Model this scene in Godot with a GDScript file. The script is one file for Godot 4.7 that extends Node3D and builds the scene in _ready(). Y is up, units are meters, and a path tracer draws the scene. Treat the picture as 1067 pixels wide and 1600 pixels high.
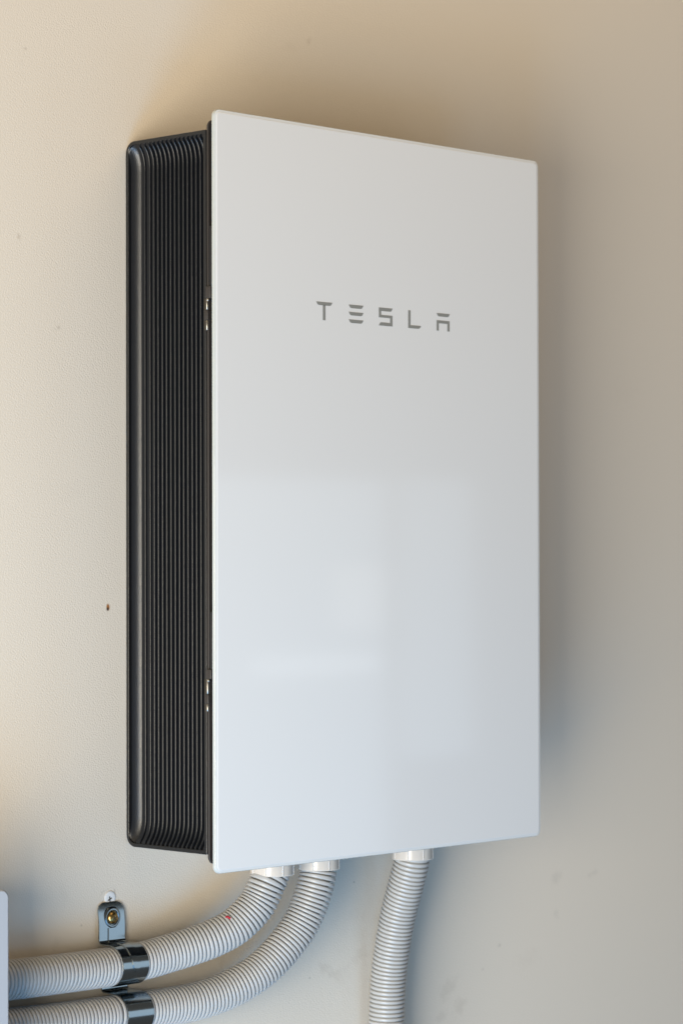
extends Node3D
# Close-up of a wall battery: white glass front, black ribbed casing, grey corrugated conduits below.
# Wall front is the plane z = 0; the lower left corner of the battery is the origin.

const W := 0.7264      # width of the glass front
const H := 1.099       # height of the glass front
const TUBE := 0.0285   # outer radius of the corrugated conduits
const SHARP := 4294967295

var used := {}
var M := {}


func _ready() -> void:
	set_camera()
	set_light()
	make_materials()
	wall()
	battery()
	conduits()
	saddle_clips()
	other_box()
	wall_plug()


# ------------------------------------------------------------------ camera, light, materials
func set_camera() -> void:
	var cam := Camera3D.new()
	cam.name = "camera"
	cam.rotation_order = EULER_ORDER_YXZ
	cam.position = Vector3(-2.65278, 0.45087, 2.99424)
	cam.rotation = Vector3(0.0174055, -0.8051673, -0.0025104)
	cam.fov = 21.566
	cam.near = 0.05
	cam.far = 60.0
	var lens := CameraAttributesPhysical.new()
	lens.frustum_focal_length = 62.99
	lens.frustum_focus_distance = 3.95
	lens.frustum_near = 0.05
	lens.frustum_far = 60.0
	lens.exposure_aperture = 3.2
	cam.attributes = lens
	add_child(cam)
	cam.fov = 21.566
	cam.current = true


func set_light() -> void:
	var env := Environment.new()
	env.background_mode = Environment.BG_SKY
	var sm := ProceduralSkyMaterial.new()
	sm.sky_top_color = lin(0.10, 0.096, 0.09)
	sm.sky_horizon_color = lin(0.17, 0.158, 0.142)
	sm.sky_curve = 0.3
	sm.ground_bottom_color = lin(0.10, 0.096, 0.09)
	sm.ground_horizon_color = lin(0.14, 0.155, 0.172)
	sm.ground_curve = 0.3
	sm.sun_angle_max = 1.0
	var sky := Sky.new()
	sky.sky_material = sm
	env.sky = sky
	env.background_energy_multiplier = 1.0
	env.tonemap_mode = Environment.TONE_MAPPER_LINEAR
	env.tonemap_exposure = 1.03
	env.sdfgi_enabled = true
	env.ssao_enabled = true
	env.ssil_enabled = true
	var we := WorldEnvironment.new()
	we.name = "environment"
	we.environment = env
	add_child(we)
	# light thrown back by the sunlit ground: on the left, a little low
	area_light("ground_bounce_light", Vector3(-3.6, -0.5, 1.85), Vector3(0.2, 0.5, 0.0), Vector2(2.0, 2.6), 25.5, Color(1.0, 0.955, 0.875))
	# cool light off the shaded paving, low on the left
	area_light("paving_light", Vector3(-2.0, -1.9, 1.45), Vector3(0.3, 0.0, 0.0), Vector2(2.0, 1.4), 9.5, Color(0.52, 0.77, 1.0))
	# warm light thrown down by the eave above
	area_light("eave_bounce_light", Vector3(0.7, 3.0, 1.6), Vector3(0.9, 0.8, 0.0), Vector2(3.4, 1.6), 3.1, Color(1.0, 0.87, 0.68))
	# the open bays in front, mirrored in the glass
	area_light("wide_bay_light", Vector3(2.89, -0.25, 3.2), Vector3(2.89, -0.25, 0.0), Vector2(1.39, 1.9), 0.95, Color(0.82, 0.92, 1.0))
	area_light("low_bay_light", Vector3(0.5, -1.15, 3.3), Vector3(0.3, -0.2, 0.0), Vector2(1.8, 1.1), 1.2, Color(0.52, 0.77, 1.0))
	area_light("far_window_light", Vector3(3.36, 0.33, 3.1), Vector3(3.36, 0.33, 0.0), Vector2(0.22, 0.20), 0.010, Color(1.0, 0.97, 0.92))
	area_light("far_strip_light", Vector3(3.18, 0.13, 3.1), Vector3(3.18, 0.13, 0.0), Vector2(0.55, 0.06), 0.012, Color(0.95, 0.98, 1.0))
	area_light("narrow_bay_light", Vector3(3.83, 0.26, 3.2), Vector3(3.83, 0.26, 0.0), Vector2(0.34, 0.9), 0.08, Color(0.82, 0.92, 1.0))


func area_light(called: String, at: Vector3, to: Vector3, size: Vector2, energy: float, color: Color) -> void:
	var l := AreaLight3D.new()
	l.name = called
	l.area_size = size
	l.light_energy = energy
	l.light_color = color
	l.shadow_enabled = true
	l.set("area_range", 20.0)
	l.set("area_attenuation", 2.0)
	add_child(l)
	l.look_at_from_position(at, to, Vector3.UP)


func lin(r: float, g: float, b: float) -> Color:
	return Color(r, g, b).linear_to_srgb()


func noise_tex(freq: float, octaves: int, seed_value: int, size := 512) -> NoiseTexture2D:
	var n := FastNoiseLite.new()
	n.noise_type = FastNoiseLite.TYPE_SIMPLEX_SMOOTH
	n.frequency = freq
	n.fractal_octaves = octaves
	n.seed = seed_value
	var t := NoiseTexture2D.new()
	t.width = size
	t.height = size
	t.seamless = true
	t.noise = n
	return t


func mat(called: String, color: Color, rough: float, metal := 0.0, bump: Texture2D = null, bump_mm := 0.0, tile := 0.1) -> StandardMaterial3D:
	var m := StandardMaterial3D.new()
	m.resource_name = called
	m.albedo_color = color
	m.roughness = rough
	m.metallic = metal
	if bump:
		m.heightmap_enabled = true
		m.heightmap_texture = bump
		m.heightmap_scale = bump_mm * 0.1
		m.uv1_triplanar = true
		m.uv1_world_triplanar = true
		m.uv1_scale = Vector3.ONE / tile
	return m


func make_materials() -> void:
	var plaster := noise_tex(0.12, 3, 11, 1024)
	var fine := noise_tex(0.2, 2, 5, 512)
	M.wall = mat("painted_plaster", lin(0.70, 0.63, 0.53), 0.85, 0.0, plaster, 0.3, 0.4)
	M.glass = mat("white_glass", lin(0.745, 0.745, 0.735), 0.072)
	M.glass_edge = mat("glass_edge", lin(0.71, 0.72, 0.705), 0.08)
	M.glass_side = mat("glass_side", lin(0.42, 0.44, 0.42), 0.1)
	M.rail = mat("black_gloss_coat", lin(0.010, 0.0105, 0.012), 0.40, 0.0, fine, 0.4, 0.12)
	M.rail.metallic_specular = 0.65
	M.panel = mat("black_shaded_coat", lin(0.004, 0.004, 0.0045), 0.5)
	M.panel.metallic_specular = 0.1
	M.ink = mat("grey_print", lin(0.245, 0.245, 0.225), 0.35)
	M.black = mat("black_powder_coat", lin(0.007, 0.0075, 0.0085), 0.32, 0.0, fine, 0.16, 0.12)
	M.fin = mat("black_fin", lin(0.006, 0.007, 0.009), 0.33, 0.0, fine, 0.25, 0.12)
	M.fin.metallic_specular = 0.42
	M.dark = mat("black_plastic", lin(0.012, 0.012, 0.012), 0.5)
	M.brown = mat("dark_brown_plastic", lin(0.026, 0.021, 0.018), 0.5)
	M.pin = mat("bright_pin", lin(0.45, 0.42, 0.37), 0.35, 1.0)
	M.tube = mat("grey_conduit", lin(0.42, 0.41, 0.39), 0.34)
	M.fitting = mat("beige_fitting", lin(0.58, 0.52, 0.45), 0.22)
	M.zinc = mat("zinc_plate", lin(0.30, 0.34, 0.36), 0.16, 1.0)
	M.brass = mat("brass", lin(0.45, 0.30, 0.11), 0.28, 1.0)
	M.slot = mat("dark_slot", lin(0.03, 0.022, 0.012), 0.6)
	M.box = mat("grey_box", lin(0.40, 0.42, 0.45), 0.35)
	M.white = mat("white_plastic", lin(0.75, 0.75, 0.74), 0.4)
	M.red = mat("red_mark", lin(0.45, 0.03, 0.05), 0.6)


# ------------------------------------------------------------------ helpers
func numbered(called: String) -> String:
	used[called] = used.get(called, -1) + 1
	return called if used[called] == 0 else "%s_%03d" % [called, used[called]]


func thing(called: String, label: String, category: String, group := "") -> Node3D:
	var o := Node3D.new()
	o.name = numbered(called)
	add_child(o)
	tag(o, label, category, group)
	return o


func tag(o: Node3D, label: String, category: String, group := "") -> void:
	o.set_meta("label", label)
	o.set_meta("category", category)
	if group:
		o.set_meta("group", group)


func tool() -> SurfaceTool:
	var st := SurfaceTool.new()
	st.begin(Mesh.PRIMITIVE_TRIANGLES)
	return st


func build(called: String, st: SurfaceTool, material: Material, parent: Node) -> MeshInstance3D:
	st.generate_normals()
	var o := MeshInstance3D.new()
	o.name = called
	o.mesh = st.commit()
	o.material_override = material
	parent.add_child(o, true)
	return o


func tri(st: SurfaceTool, a: Vector3, b: Vector3, c: Vector3, group: int) -> void:
	for p in [a, b, c]:
		st.set_smooth_group(group)
		st.add_vertex(p)


# a, b, c, d run anticlockwise seen from outside
func quad(st: SurfaceTool, a: Vector3, b: Vector3, c: Vector3, d: Vector3, group: int) -> void:
	tri(st, a, c, b, group)
	tri(st, a, d, c, group)


# Rings run anticlockwise seen from where the later rings lie.
func loft(st: SurfaceTool, rings: Array, groups: Array, cap_start := true, cap_end := true, flip := false) -> void:
	var n: int = rings[0].size()
	for j in rings.size() - 1:
		var g: int = groups[j % groups.size()]
		for i in n:
			var k := (i + 1) % n
			if flip:
				quad(st, rings[j][k], rings[j][i], rings[j + 1][i], rings[j + 1][k], g)
			else:
				quad(st, rings[j][i], rings[j][k], rings[j + 1][k], rings[j + 1][i], g)
	for e in 2:
		if not [cap_start, cap_end][e]:
			continue
		var r = rings[0] if e == 0 else rings[rings.size() - 1]
		var mid := Vector3.ZERO
		for p in r:
			mid += p
		mid /= n
		for i in n:
			var k := (i + 1) % n
			if (e == 0) != flip:
				tri(st, mid, r[i], r[k], 900 + e)
			else:
				tri(st, mid, r[k], r[i], 900 + e)


# Rounded rectangle, anticlockwise in (u, v); radii for the corners (u0 v0), (u1 v0), (u1 v1), (u0 v1).
func rrect(u0: float, u1: float, v0: float, v1: float, radii: Array, inset := 0.0, steps := 6) -> PackedVector2Array:
	var out := PackedVector2Array()
	var corner := [Vector2(u0, v0), Vector2(u1, v0), Vector2(u1, v1), Vector2(u0, v1)]
	var inward := [Vector2(1, 1), Vector2(-1, 1), Vector2(-1, -1), Vector2(1, -1)]
	for c in 4:
		var r0: float = maxf(radii[c], inset + 0.0004)
		var r: float = r0 - inset
		var o: Vector2 = corner[c] + inward[c] * r0
		for s in steps + 1:
			var a: float = PI + c * PI / 2 + PI / 2 * s / steps
			out.append(o + Vector2(cos(a), sin(a)) * r)
	return out


func ring(shape: PackedVector2Array, u: Vector3, v: Vector3, origin: Vector3) -> PackedVector3Array:
	var out := PackedVector3Array()
	for p in shape:
		out.append(origin + u * p.x + v * p.y)
	return out


# A rounded block in x, y with the profile [[inset, z], ...]
func slab(st: SurfaceTool, x0: float, x1: float, y0: float, y1: float, radii: Array, profile: Array, groups := [1, 2, 3, 4, 5, 6, 7, 8], steps := 6) -> void:
	var rings := []
	for p in profile:
		rings.append(ring(rrect(x0, x1, y0, y1, radii, p[0], steps), Vector3.RIGHT, Vector3.UP, Vector3(0, 0, p[1])))
	loft(st, rings, groups)


func block(st: SurfaceTool, a: Vector3, b: Vector3, bevel := 0.0005) -> void:
	slab(st, a.x, b.x, a.y, b.y, [bevel, bevel, bevel, bevel], [[bevel, a.z], [0, a.z + bevel], [0, b.z - bevel], [bevel, b.z]], [1, 2, 3], 2)


# Turned shape: profile [[radius, height], ...] about axis through at; sharp bands
func lathe(st: SurfaceTool, at: Vector3, axis: Vector3, profile: Array, sides := 32, groups := [1, 2, 3, 4, 5, 6, 7, 8, 9, 10]) -> void:
	var u := axis.cross(Vector3(0.31, 0.2, 0.93)).normalized()
	var v := axis.cross(u).normalized()
	var rings := []
	for p in profile:
		var r := PackedVector3Array()
		for i in sides:
			var a := TAU * i / sides
			r.append(at + axis * p[1] + (u * cos(a) + v * sin(a)) * p[0])
		rings.append(r)
	loft(st, rings, groups)


# ------------------------------------------------------------------ the wall
func wall() -> void:
	const X0 := -0.35
	const Y0 := -0.45
	const SX := 1.8
	const SY := 2.0
	var root := MeshInstance3D.new()
	root.name = "wall"
	var st := tool()
	var xs := [-3.0, X0, X0 + SX, 4.5]
	var ys := [-2.0, Y0, Y0 + SY, 3.0]
	for i in 3:
		for j in 3:
			var c := [[i, j], [i, j + 1], [i + 1, j + 1], [i, j], [i + 1, j + 1], [i + 1, j]]
			for k in c:
				var p := Vector3(xs[k[0]], ys[k[1]], 0)
				st.set_smooth_group(1)
				st.set_uv2(Vector2(clampf((p.x - X0) / SX, 0, 1), clampf(1 - (p.y - Y0) / SY, 0, 1)))
				st.add_vertex(p)
	var box := [Vector3(-3, -2, 0), Vector3(4.5, -2, 0), Vector3(4.5, 3, 0), Vector3(-3, 3, 0)]
	st.set_uv2(Vector2.ZERO)
	for i in 4:
		var k := (i + 1) % 4
		quad(st, box[k], box[i], box[i] + Vector3(0, 0, -0.2), box[k] + Vector3(0, 0, -0.2), 10 + i)
	quad(st, box[1] + Vector3(0, 0, -0.2), box[0] + Vector3(0, 0, -0.2), box[3] + Vector3(0, 0, -0.2), box[2] + Vector3(0, 0, -0.2), 20)
	st.generate_normals()
	root.mesh = st.commit()
	var m: StandardMaterial3D = M.wall
	m.detail_enabled = true
	m.detail_uv_layer = BaseMaterial3D.DETAIL_UV_2
	m.detail_blend_mode = BaseMaterial3D.BLEND_MODE_MIX
	m.detail_albedo = ImageTexture.create_from_image(stains(X0, Y0, SX, SY))
	root.material_override = m
	tag(root, "cream painted plaster wall with faint smudges behind the battery", "wall")
	add_child(root)


# Dirt on the paint: [x, y, radius x, radius y, turn, strength, colour, raggedness]
func stains(x0: float, y0: float, sx: float, sy: float) -> Image:
	const N := 1800
	var im := Image.create_empty(N, N, false, Image.FORMAT_RGBA8)
	im.fill(Color(0.6, 0.5, 0.4, 0.0))
	var nz := FastNoiseLite.new()
	nz.frequency = 0.06
	nz.fractal_octaves = 4
	nz.seed = 7
	var brown := Color(0.42, 0.33, 0.22)
	var grey := Color(0.33, 0.30, 0.27)
	var rust := Color(0.62, 0.47, 0.28)
	var list := [
		[-0.0338, 0.3805, 0.0036, 0.0056, 0.05, 1.7, Color(0.60, 0.38, 0.12), 0.15], [-0.0345, 0.3776, 0.0027, 0.0028, 0.3, 1.6, Color(0.20, 0.09, 0.01), 0.15],
		[-0.2022, 0.913, 0.004, 0.006, 0.2, 0.35, brown, 0.5], [-0.1332, 0.785, 0.010, 0.006, 0.5, 0.22, brown, 0.6], [-0.128, 0.787, 0.003, 0.003, 0.0, 0.4, brown, 0.5],
		[0.9998, -0.108, 0.017, 0.012, 0.5, 0.34, grey, 0.7], [1.100, -0.109, 0.016, 0.007, 0.2, 0.34, grey, 0.8], [0.9995, -0.1705, 0.008, 0.012, 0.1, 0.28, grey, 0.7],
		[0.848, -0.2092, 0.005, 0.004, 0.3, 0.3, grey, 0.4], [0.805, -0.245, 0.004, 0.003, 0.3, 0.2, grey, 0.4], [0.4891, -0.0697, 0.002, 0.002, 0.0, 0.85, grey, 0.2],
		[0.3872, -0.2123, 0.0022, 0.002, 0.0, 0.7, grey, 0.2], [0.425, -0.2034, 0.021, 0.010, -0.45, 0.42, brown, 0.8], [0.452, -0.2150, 0.026, 0.012, -0.3, 0.26, brown, 0.8],
		[0.500, -0.190, 0.030, 0.010, 0.35, 0.22, brown, 0.8], [0.486, -0.120, 0.030, 0.012, 0.0, 0.10, brown, 0.8],
		[0.512, -0.260, 0.014, 0.130, 0.0, 0.38, rust, 0.35], [0.528, -0.10, 0.020, 0.10, 0.0, 0.22, rust, 0.5],
		[0.715, -0.268, 0.030, 0.016, 0.6, 0.35, brown, 0.8], [0.745, -0.300, 0.022, 0.014, 0.7, 0.38, brown, 0.8], [0.700, -0.31, 0.016, 0.010, 0.2, 0.30, brown, 0.8],
		[-0.034, -0.034, 0.016, 0.0014, 0.25, 0.5, grey, 0.7], [-0.021, -0.040, 0.0014, 0.009, 0.3, 0.5, grey, 0.7], [-0.047, -0.040, 0.008, 0.0012, 0.9, 0.4, grey, 0.7],
		[-0.086, -0.082, 0.0018, 0.0022, 0.0, 0.7, grey, 0.3], [-0.135, -0.105, 0.010, 0.014, 0.0, 0.2, brown, 0.8], [-0.12, -0.03, 0.012, 0.016, 0.0, 0.12, brown, 0.8],
		[0.35, 1.262, 0.02, 0.012, 0.3, 0.14, brown, 0.8], [0.39, 1.275, 0.006, 0.008, 0.1, 0.25, brown, 0.7], [-0.19, 1.185, 0.004, 0.003, 0.0, 0.4, brown, 0.5],
		[-0.10, 0.55, 0.04, 0.02, 0.3, 0.06, brown, 0.8], [1.20, 0.75, 0.05, 0.03, 0.2, 0.06, brown, 0.8], [0.92, -0.24, 0.04, 0.02, 0.2, 0.10, brown, 0.9],
	]
	for s in list:
		var reach: float = maxf(s[2], s[3]) * 1.7
		for py in range(int((1 - (s[1] + reach - y0) / sy) * N), int((1 - (s[1] - reach - y0) / sy) * N) + 2):
			for px in range(int((s[0] - reach - x0) / sx * N), int((s[0] + reach - x0) / sx * N) + 2):
				if px < 1 or py < 1 or px >= N - 1 or py >= N - 1:
					continue
				var d := Vector2(x0 + (px + 0.5) / N * sx - s[0], y0 + (1 - (py + 0.5) / N) * sy - s[1]).rotated(-s[4])
				var r := sqrt(pow(d.x / s[2], 2) + pow(d.y / s[3], 2))
				r += s[7] * nz.get_noise_2d(px * 1.0, py * 1.0)
				var a: float = minf(1.0, s[5] * (0.27 if s[2] > 0.006 else (0.9 if s[5] > 1.0 else 0.6)) * smoothstep(1.25, 0.1, r))
				if a > 0.004:
					var old := im.get_pixel(px, py)
					var total: float = a + old.a * (1 - a)
					var c: Color = s[6] * (a / total) + old * (1 - a / total)
					im.set_pixel(px, py, Color(c.r, c.g, c.b, total))
	return im


# ------------------------------------------------------------------ the battery
const Y0C := 0.0265    # casing, bottom and top
const Y1C := 1.0705
const LIP := 0.0055
const DEEP := 0.020    # how far the ribbed panel lies behind the rim
const FIN := 0.0078


func fillet(t: float, long: float, high: float) -> float:
	var u := clampf(1 - t / long, 0, 1)
	return high * (1 - sqrt(maxf(0, 1 - u * u)))


func panel_y(y: float) -> float:
	return fillet(minf(y - Y0C - LIP, Y1C - LIP - y), 0.038, DEEP)


func battery() -> void:
	var t := thing("wall_battery", "white glass-fronted battery with black ribbed casing mounted on the wall", "battery")
	# casing: outline in y, z extruded along x, with a rim standing round each ribbed side
	var st := tool()
	var rings := []
	for p in [[LIP, 0.026], [LIP, 0.0006], [LIP - 0.0006, 0.0], [0.0008, 0.0], [0.0, 0.0008], [0.0, W - 0.0008], [0.0008, W], [LIP - 0.0006, W], [LIP, W - 0.0006], [LIP, W - 0.026]]:
		rings.append(ring(rrect(Y0C, Y1C, 0.0015, 0.1748, [0.0175, 0.0175, 0.002, 0.002], p[0], 8), Vector3.UP, Vector3.BACK, Vector3(p[1], 0, 0)))
	loft(st, rings, [1, 2, 3, 4, 5, 6, 7, 8, 9], false, false)
	build("casing", st, M.black, t)
	for side in [0, 1]:
		var at := func(x: float) -> float: return x if side == 0 else W - x
		# panel between the fins, curving out to the rim at top, bottom and back
		var ys := []
		for i in 13:
			ys.append(Y0C + 0.0045 + 0.041 * i / 12.0)
		for i in range(12, -1, -1):
			ys.append(Y1C - 0.0045 - 0.041 * i / 12.0)
		var back_zs := []
		for i in 13:
			back_zs.append(0.006 + 0.0145 * i / 12.0)
		var panel: MeshInstance3D
		for zs in [[0.0205, 0.03, 0.06, 0.09, 0.12, 0.15, 0.176], back_zs]:
			st = tool()
			for i in ys.size() - 1:
				for j in zs.size() - 1:
					var q := []
					for k in [[i, j], [i, j + 1], [i + 1, j + 1], [i + 1, j]]:
						var y: float = ys[k[0]]
						var z: float = zs[k[1]]
						var x := maxf(0.0012, DEEP - panel_y(y) - fillet(z - 0.0065, 0.0125, DEEP * 0.96))
						q.append(Vector3(at.call(x), y, z))
					if side == 0:
						quad(st, q[0], q[1], q[2], q[3], 1)
					else:
						quad(st, q[1], q[0], q[3], q[2], 1)
			if panel == null:
				panel = build("side_panel", st, M.panel, t)
			else:
				build("rear_rail", st, M.rail, panel)
		var spots := [[0.0262, 0.0098], [0.0376, 0.0086], [0.0478, 0.0062]]
		for k in 13:
			spots.append([0.0574 + 0.00915 * k, 0.0049])
		for s in spots:
			st = tool()
			var half: float = s[1] / 2
			var section := [[-half, 0.0], [-half + 0.0007, FIN - 0.0006], [-half + 0.0014, FIN], [half - 0.0014, FIN], [half - 0.0007, FIN - 0.0006], [half, 0.0]]
			var rows := []
			for y in ys:
				var base := DEEP + 0.0005 - panel_y(y) - fillet(s[0] - 0.0065, 0.026, 0.006)
				var row := []
				for c in section:
					row.append(Vector3(at.call(maxf(0.0015, base - c[1])), y, s[0] + c[0]))
				rows.append(row)
			for i in rows.size() - 1:
				for c in section.size() - 1:
					if side == 0:
						quad(st, rows[i][c], rows[i][c + 1], rows[i + 1][c + 1], rows[i + 1][c], c + 1)
					else:
						quad(st, rows[i][c + 1], rows[i][c], rows[i + 1][c], rows[i + 1][c + 1], c + 1)
			build("fin", st, M.fin, panel)
	# front flange, and the body behind the glass
	st = tool()
	slab(st, 0.0015, W - 0.0015, 0.0125, 1.0855, [0.012, 0.012, 0.012, 0.012], [[0.0006, 0.1750], [0.0, 0.1755], [0.0, 0.1780], [0.0006, 0.1786]])
	build("front_flange", st, M.brown, t)
	st = tool()
	slab(st, 0.0105, W - 0.0105, 0.02, 1.079, [0.01, 0.01, 0.01, 0.01], [[0.0, 0.1780], [0.0, 0.1872]])
	build("glass_carrier", st, M.dark, t)
	# two latches on the left edge
	for y in [[0.9304, 0.8437, 0.8262, 0.8096, 0.7948, 0.7801], [0.3752, 0.2925, 0.2787, 0.2567, 0.2429, 0.2319]]:
		st = tool()
		block(st, Vector3(0.0008, y[1], 0.1812), Vector3(0.0102, y[0], 0.1862), 0.0006)
		var latch := build("latch", st, M.black, t)
		st = tool()
		block(st, Vector3(-0.0014, y[2], 0.1752), Vector3(0.008, y[1], 0.1855), 0.0008)
		build("catch", st, M.brown, latch)
		st = tool()
		block(st, Vector3(-0.0012, y[4], 0.1712), Vector3(0.008, y[3], 0.1795), 0.0008)
		build("catch", st, M.brown, latch)
		st = tool()
		block(st, Vector3(-0.0004, y[5], 0.1712), Vector3(0.006, y[2], 0.1745), 0.0004)
		build("keeper_slot", st, M.slot, latch)
		for e in [[y[2], y[3]], [y[4], y[5]]]:
			st = tool()
			lathe(st, Vector3(-0.0004, e[1] + 0.0004, 0.1778), Vector3.UP, [[0.0008, 0.0], [0.0015, 0.0008], [0.0015, e[0] - e[1] - 0.0016], [0.0008, e[0] - e[1] - 0.0008]], 12, [1, 1, 1])
			build("pin", st, M.pin, latch)
		st = tool()
		lathe(st, Vector3(-0.0010, y[2] - 0.0046, 0.1800), Vector3.UP, [[0.0006, 0.0], [0.0018, 0.0012], [0.0020, 0.0024], [0.0016, 0.004], [0.0006, 0.0046]], 12, [1, 1, 1, 1])
		build("rivet", st, M.pin, latch)
	# the glass
	st = tool()
	slab(st, 0, W, 0, H, [0.011, 0.011, 0.011, 0.011], [[0.0012, 0.1868], [0.0, 0.1877], [0.0, 0.1912], [0.0004, 0.1921], [0.0009, 0.1925]], [1, 2, 2, 2], 10)
	var edge := build("glass_front", st, M.glass_side, t)
	st = tool()
	slab(st, 0, W, 0, H, [0.011, 0.011, 0.011, 0.011], [[0.0009, 0.1920], [0.0009, 0.19252], [0.0046, 0.1930]], [1, 2], 10)
	build("bevel", st, M.glass_edge, edge)
	st = tool()
	slab(st, 0, W, 0, H, [0.011, 0.011, 0.011, 0.011], [[0.0044, 0.1926], [0.0044, 0.1931], [0.0054, 0.19335]], [1, 2, 3], 10)
	build("white_panel", st, M.glass, edge)
	lettering(edge)


func lettering(parent: Node) -> void:
	# each letter is a list of outlines in millimetres from its own lower left corner, anticlockwise
	var bar := func(x: float, y: float, w: float, h: float) -> Array:   # bar with its lower corners cut to a curve
		return [[x, y + h], [x + 2.5, y + 1.3], [x + 5.4, y], [x + w - 5.4, y], [x + w - 2.5, y + 1.3], [x + w, y + h]]
	var letters := [
		[0.2077, [bar.call(0.0, 22.6, 34.8, 5.0), [[14.2, 0.4], [19.7, 0.4], [19.7, 23.2], [14.2, 23.2]]]],
		[0.2778, [bar.call(0.0, 22.4, 32.2, 5.2), bar.call(0.0, 11.4, 32.2, 5.2), bar.call(0.0, 0.0, 32.2, 5.2)]],
		[0.3438, [[[0, 0], [31, 0], [31, 16.5], [5.6, 16.5], [5.6, 22.4], [26.5, 22.4], [29, 23.6], [31.4, 27.6], [0.4, 27.6], [0.4, 12.4], [25.6, 12.4], [25.6, 5.1], [5.4, 5.1], [3.0, 3.9]]]],
		[0.4105, [[[0, 0], [23.6, 0], [27.0, 1.4], [29.8, 4.8], [5.4, 4.8], [5.4, 27.6], [0, 27.6]]]],
		[0.4761, [bar.call(0.0, 22.4, 31.3, 5.1), [[0, 0], [5.1, 0], [5.1, 11.7], [25.2, 11.7], [25.2, 0], [30.6, 0], [30.6, 16.3], [0, 16.3]]]],
	]
	for l in letters:
		var st := tool()
		for o in l[1]:
			var shape := PackedVector2Array()
			for p in o:
				shape.append(Vector2(l[0] + p[0] * 0.001, 0.8073 + p[1] * 0.001))
			if Geometry2D.is_polygon_clockwise(shape):
				shape.reverse()
			const Z0 := 0.1934
			const Z1 := 0.19358
			var idx := Geometry2D.triangulate_polygon(shape)
			for k in range(0, idx.size(), 3):
				var a := shape[idx[k]]
				var b := shape[idx[k + 1]]
				var c := shape[idx[k + 2]]
				if (b - a).cross(c - a) > 0:
					var swap := b
					b = c
					c = swap
				tri(st, Vector3(a.x, a.y, Z1), Vector3(b.x, b.y, Z1), Vector3(c.x, c.y, Z1), 1)
			for k in shape.size():
				var a := shape[k]
				var b := shape[(k + 1) % shape.size()]
				quad(st, Vector3(a.x, a.y, Z0), Vector3(b.x, b.y, Z0), Vector3(b.x, b.y, Z1), Vector3(a.x, a.y, Z1), SHARP)
		build("letter", st, M.ink, parent)


# ------------------------------------------------------------------ conduits
func curve_through(points: Array) -> Curve3D:
	var c := Curve3D.new()
	c.bake_interval = 0.002
	for i in points.size():
		var a: Vector3 = points[maxi(i - 1, 0)]
		var b: Vector3 = points[mini(i + 1, points.size() - 1)]
		var p: Vector3 = points[i]
		var dir := (b - a).normalized()
		c.add_point(p, -dir * p.distance_to(a) / 3.0, dir * p.distance_to(b) / 3.0)
	return c


func corrugated(points: Array, pitch: float, plain_at := -1.0) -> SurfaceTool:
	const SIDES := 40
	var c := curve_through(points)
	var length := c.get_baked_length()
	var rows := []   # [distance, radius]
	var s := 0.0
	var even := pitch
	var rng := RandomNumberGenerator.new()
	rng.seed = 31
	while s < length - pitch * 1.2:
		pitch = even * rng.randf_range(0.95, 1.05)
		if plain_at >= 0 and absf(s - plain_at) < pitch * 0.7:
			rows.append([s + pitch * 0.05, TUBE - 0.0004])
			rows.append([s + pitch * 0.95, TUBE - 0.0004])
		else:
			for k in [[0.0, 0.0012], [0.07, 0.0003], [0.2, 0.0], [0.52, 0.0], [0.66, 0.0003], [0.74, 0.0012], [0.765, 0.0085], [0.965, 0.0085]]:
				rows.append([s + pitch * k[0], TUBE - k[1]])
		s += pitch
	var rings := []
	var side := Vector3.ZERO
	for r in rows:
		var p := c.sample_baked(r[0], true)
		var ahead := (c.sample_baked(minf(r[0] + 0.004, length), true) - c.sample_baked(maxf(r[0] - 0.004, 0), true)).normalized()
		if side == Vector3.ZERO:
			side = ahead.cross(Vector3(0.2, 0.1, 0.9)).normalized()
		side = (side - ahead * side.dot(ahead)).normalized()
		var up := ahead.cross(side)
		var q := PackedVector3Array()
		for i in SIDES:
			var a := TAU * i / SIDES
			q.append(p + (side * cos(a) + up * sin(a)) * r[1])
		rings.append(q)
	var st := tool()
	loft(st, rings, [1])
	return st


func fitting(at: Vector3, r: float, label: String) -> void:
	var t := thing("conduit_fitting", label, "pipe fitting", "fittings under the battery")
	var st := tool()
	lathe(st, at, Vector3.UP, [[r - 0.006, 0.0005], [r - 0.002, 0.0], [r - 0.0006, 0.0005], [r, 0.002], [r, 0.020], [r + 0.002, 0.022], [r + 0.002, 0.05], [r - 0.006, 0.05 + 0.002]], 64, [1, 1, 1, 2, 3, 4, 5])
	build("sleeve", st, M.fitting, t)
	for k in 8:
		var a := TAU * (k + 0.35) / 8
		st = tool()
		var p := at + Vector3(cos(a), 0, sin(a)) * (r - 0.0004)
		lathe(st, p + Vector3(0, 0.001, 0), Vector3.UP, [[0.0005, 0.0], [0.0013, 0.0008], [0.0013, 0.045], [0.0005, 0.046]], 8, [1, 1, 1])
		build("grip_rib", st, M.fitting, t)


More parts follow.
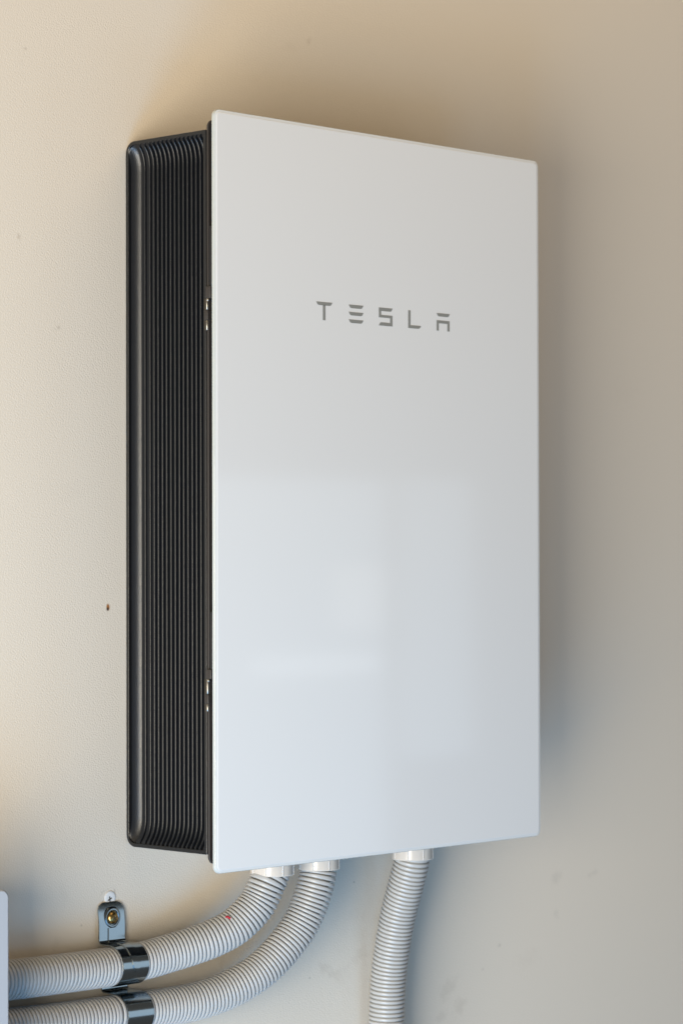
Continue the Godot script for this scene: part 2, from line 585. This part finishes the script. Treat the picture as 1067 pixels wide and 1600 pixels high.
func conduits() -> void:
	var c1 := [Vector3(0.2100, 0.012, 0.095), Vector3(0.2086, -0.0218, 0.095), Vector3(0.2014, -0.0366, 0.094), Vector3(0.1883, -0.0658, 0.088), Vector3(0.1722, -0.0851, 0.081), Vector3(0.1501, -0.1029, 0.072),
		Vector3(0.1169, -0.1168, 0.061), Vector3(0.084, -0.1259, 0.05), Vector3(0.0468, -0.1334, 0.040), Vector3(0.0098, -0.1390, 0.034), Vector3(-0.0535, -0.1421, 0.0315), Vector3(-0.1649, -0.1412, 0.0315),
		Vector3(-0.2466, -0.1396, 0.0315), Vector3(-0.3303, -0.137, 0.0315), Vector3(-0.42, -0.135, 0.0315)]
	var c2 := [Vector3(0.3105, 0.012, 0.095), Vector3(0.3096, -0.0284, 0.095), Vector3(0.3067, -0.0419, 0.095), Vector3(0.2998, -0.0671, 0.092), Vector3(0.2894, -0.095, 0.087), Vector3(0.2745, -0.1205, 0.081),
		Vector3(0.2509, -0.146, 0.074), Vector3(0.2262, -0.1674, 0.067), Vector3(0.1977, -0.1844, 0.060), Vector3(0.1549, -0.2007, 0.050), Vector3(0.1043, -0.210, 0.042), Vector3(0.058, -0.2127, 0.036),
		Vector3(0.0131, -0.2134, 0.0325), Vector3(-0.0585, -0.2121, 0.0315), Vector3(-0.1625, -0.2102, 0.0315), Vector3(-0.2455, -0.2069, 0.0315), Vector3(-0.3303, -0.2032, 0.0315), Vector3(-0.42, -0.200, 0.0315)]
	var c3 := [Vector3(0.5243, 0.012, 0.096), Vector3(0.5243, -0.0243, 0.095), Vector3(0.5243, -0.0703, 0.081), Vector3(0.5243, -0.1209, 0.0634), Vector3(0.5243, -0.1712, 0.0513), Vector3(0.5243, -0.2255, 0.042),
		Vector3(0.5243, -0.2979, 0.0375), Vector3(0.5243, -0.42, 0.037), Vector3(0.5243, -0.60, 0.037)]
	var what := "grey corrugated conduit "
	var list := [
		[c1, what + "bending left below the battery, upper of the two", -1.0], [c2, what + "bending left below the battery, lower of the two", 0.5035], [c3, what + "running straight down from the right fitting", -1.0]]
	for l in list:
		var o := build(numbered("conduit"), corrugated(l[0], 0.0069, l[2]), M.tube, self)
		tag(o, l[1], "conduit", "conduits below the battery")
		if l[0] == c1:   # a fleck of red paint on one of the rings
			var st := tool()
			block(st, Vector3(-0.0012, -0.0035, -0.002), Vector3(0.0012, 0.0035, 0.0007), 0.0003)
			block(st, Vector3(-0.0030, 0.0015, -0.002), Vector3(-0.0008, 0.0042, 0.0006), 0.0003)
			var fleck := build("red_fleck", st, M.red, o)
			var out := Vector3(-0.461, 0.763, 0.453).normalized()
			var side := Vector3(0.85, 0.5, 0.0).normalized()
			var up := out.cross(side).normalized()
			fleck.transform = Transform3D(Basis(up.cross(out), up, out), Vector3(0.1311, -0.0838, 0.0829))
	fitting(Vector3(0.2105, -0.0265, 0.095), 0.0335, "beige plastic conduit fitting under the battery, leftmost of three")
	fitting(Vector3(0.3107, -0.0265, 0.095), 0.0325, "beige plastic conduit fitting under the battery, middle of three")
	fitting(Vector3(0.5247, -0.0285, 0.095), 0.0330, "beige plastic conduit fitting under the battery, rightmost of three")


# ------------------------------------------------------------------ saddle clips
# A strip of sheet metal bent along a path in (z, y); width_at(share of the way) gives its half width.
func strip(st: SurfaceTool, path: Array, x: float, thick: float, width_at: Callable) -> void:
	var outer := []
	var inner := []
	var halves := []
	for i in path.size():
		var a: Vector2 = path[maxi(i - 1, 0)]
		var b: Vector2 = path[mini(i + 1, path.size() - 1)]
		var d := (b - a).normalized()
		var n := Vector2(-d.y, d.x)
		outer.append(path[i] + n * thick)
		inner.append(path[i])
		halves.append(width_at.call(float(i) / (path.size() - 1)))
	var p := func(v: Vector2, dx: float) -> Vector3: return Vector3(x + dx, v.y, v.x)
	for i in path.size() - 1:
		var h0: float = halves[i]
		var h1: float = halves[i + 1]
		var c := 0.0005
		quad(st, p.call(outer[i], -h0 + c), p.call(outer[i + 1], -h1 + c), p.call(outer[i + 1], h1 - c), p.call(outer[i], h0 - c), 1)
		quad(st, p.call(inner[i], h0), p.call(inner[i + 1], h1), p.call(inner[i + 1], -h1), p.call(inner[i], -h0), 2)
		quad(st, p.call(inner[i], -h0), p.call(inner[i + 1], -h1), p.call(outer[i + 1], -h1 + c), p.call(outer[i], -h0 + c), 3)
		quad(st, p.call(outer[i], h0 - c), p.call(outer[i + 1], h1 - c), p.call(inner[i + 1], h1), p.call(inner[i], h0), 4)
	for i in [0, path.size() - 1]:
		var h: float = halves[i]
		quad(st, p.call(inner[i], -h), p.call(outer[i], -h), p.call(outer[i], h), p.call(inner[i], h), SHARP)


func clip(x: float, cy: float, cz: float, tab_up: float, tab_down: float, label: String) -> Node3D:
	var t := thing("saddle_clip", label, "pipe clip", "metal clips on the conduits")
	var r := TUBE + 0.0004
	var path := []
	for i in 17:
		path.append(Vector2(0.0012 + (0.0055 * (1 - pow(1 - minf(1, i / 11.0), 2)) if tab_up > 0.03 else 0.0), cy + r + 0.006 + tab_up * (1 - i / 16.0)))
	for i in range(1, 7):
		var a := PI - PI / 2 * i / 6.0   # bend from down the wall to away from it
		path.append(Vector2(0.0072 + (0.0055 if tab_up > 0.03 else 0.0), cy + r + 0.006) + Vector2(cos(a) * 0.006, -sin(a) * 0.006))
	for i in range(0, 25):
		var a := PI / 2 - PI * i / 24.0
		path.append(Vector2(cz + cos(a) * r, cy + sin(a) * r))
	path.append(Vector2(0.0072, cy - r))
	if tab_down > 0:
		for i in range(1, 7):
			var a := PI / 2 + PI / 2 * i / 6.0
			path.append(Vector2(0.0072, cy - r - 0.006) + Vector2(cos(a) * 0.006, sin(a) * 0.006))
		path.append(Vector2(0.0012, cy - r - 0.006 - tab_down))
	var st := tool()
	strip(st, path, x, 0.0013, func(s: float) -> float: return 0.0252 - 0.011 * (1 - sqrt(1 - pow(maxf(0, 1 - s / 0.09), 2.0))))
	var body := build("strap", st, M.zinc, t)
	if tab_up > 0.03:
		# stiffening rib pressed into the metal, from the screw over the bend to the front
		var raised := []
		for i in range(11, 38):
			var a: Vector2 = path[i - 1]
			var b: Vector2 = path[i + 1]
			var d := (b - a).normalized()
			raised.append(path[i] + Vector2(-d.y, d.x) * 0.0013)
		st = tool()
		strip(st, raised, x, 0.0014, func(s: float) -> float: return 0.0082 * sqrt(maxf(0.02, 1 - pow(maxf(0, (s - 0.8) / 0.2), 2.0))) )
		build("pressed_rib", st, M.zinc, body)
		var at := Vector3(x + 0.001, cy + r + 0.006 + tab_up * 0.58, 0.0066)
		st = tool()
		lathe(st, at, Vector3.BACK, [[0.0165, 0.0], [0.0145, 0.0016], [0.0125, 0.0022], [0.0105, 0.0016], [0.009, 0.0006]], 40, [1, 1, 1, 1])
		build("pressed_ring", st, M.zinc, body)
		st = tool()
		lathe(st, at, Vector3.BACK, [[0.0094, 0.0], [0.0094, 0.0022], [0.0084, 0.0042], [0.0060, 0.0058], [0.0030, 0.0066], [0.0004, 0.0068]], 32, [1, 2, 2, 2, 2])
		var screw := build("screw", st, M.brass, t)
		for turn in 2:
			st = tool()
			block(st, Vector3(-0.0042, -0.0009, 0.0), Vector3(0.0042, 0.0009, 0.0012), 0.0002)
			var slot := build("cross_slot", st, M.slot, screw)
			slot.position = at + Vector3(0, 0, 0.0056 + 0.0001 * turn)
			slot.rotation.z = 0.5 + turn * PI / 2
	return t


func saddle_clips() -> void:
	clip(-0.0335, -0.1414, 0.0315, 0.0535, 0.0, "shiny metal clip with a brass screw holding the upper bent conduit")
	clip(-0.0240, -0.2130, 0.0317, 0.022, 0.01, "shiny metal clip with no screw showing on the lower bent conduit")


# ------------------------------------------------------------------ the box at the left edge and the plug in the wall
func other_box() -> void:
	var t := thing("enclosure", "pale grey plastic enclosure cut off by the photo's left edge", "electrical box")
	var st := tool()
	slab(st, -0.70, -0.3440, -0.66, 0.0055, [0.012, 0.012, 0.012, 0.012], [[0.001, 0.0008], [0.0, 0.0018], [0.0, 0.130]], [1, 2])
	build("body", st, M.box, t)
	st = tool()
	slab(st, -0.7015, -0.3425, -0.6615, 0.0070, [0.0125, 0.0125, 0.0125, 0.0125], [[0.001, 0.131], [0.0, 0.132], [0.0, 0.1485], [0.0008, 0.1503], [0.0028, 0.1512]], [1, 2, 3, 3])
	build("lid", st, M.box, t)


func wall_plug() -> void:
	var t := thing("wall_plug", "small white plastic plug in the wall above the brass screw clip", "wall plug")
	var at := Vector3(-0.0311, -0.0475, 0.0002)
	var st := tool()
	lathe(st, at, Vector3.BACK, [[0.0105, 0.0], [0.0103, 0.0008], [0.0092, 0.0013], [0.0045, 0.0011], [0.0005, 0.0010]], 32, [1, 2, 2, 2])
	build("collar", st, M.white, t)
	for k in 2:
		st = tool()
		block(st, Vector3(-0.0042, -0.0010, 0.0), Vector3(0.0042, 0.0010, 0.0006), 0.0002)
		var hole := build("split_hole", st, M.slot, t)
		hole.position = at + Vector3(-0.001, -0.0015, 0.0008 + 0.0001 * k)
		hole.rotation.z = 0.4 + k * 1.3
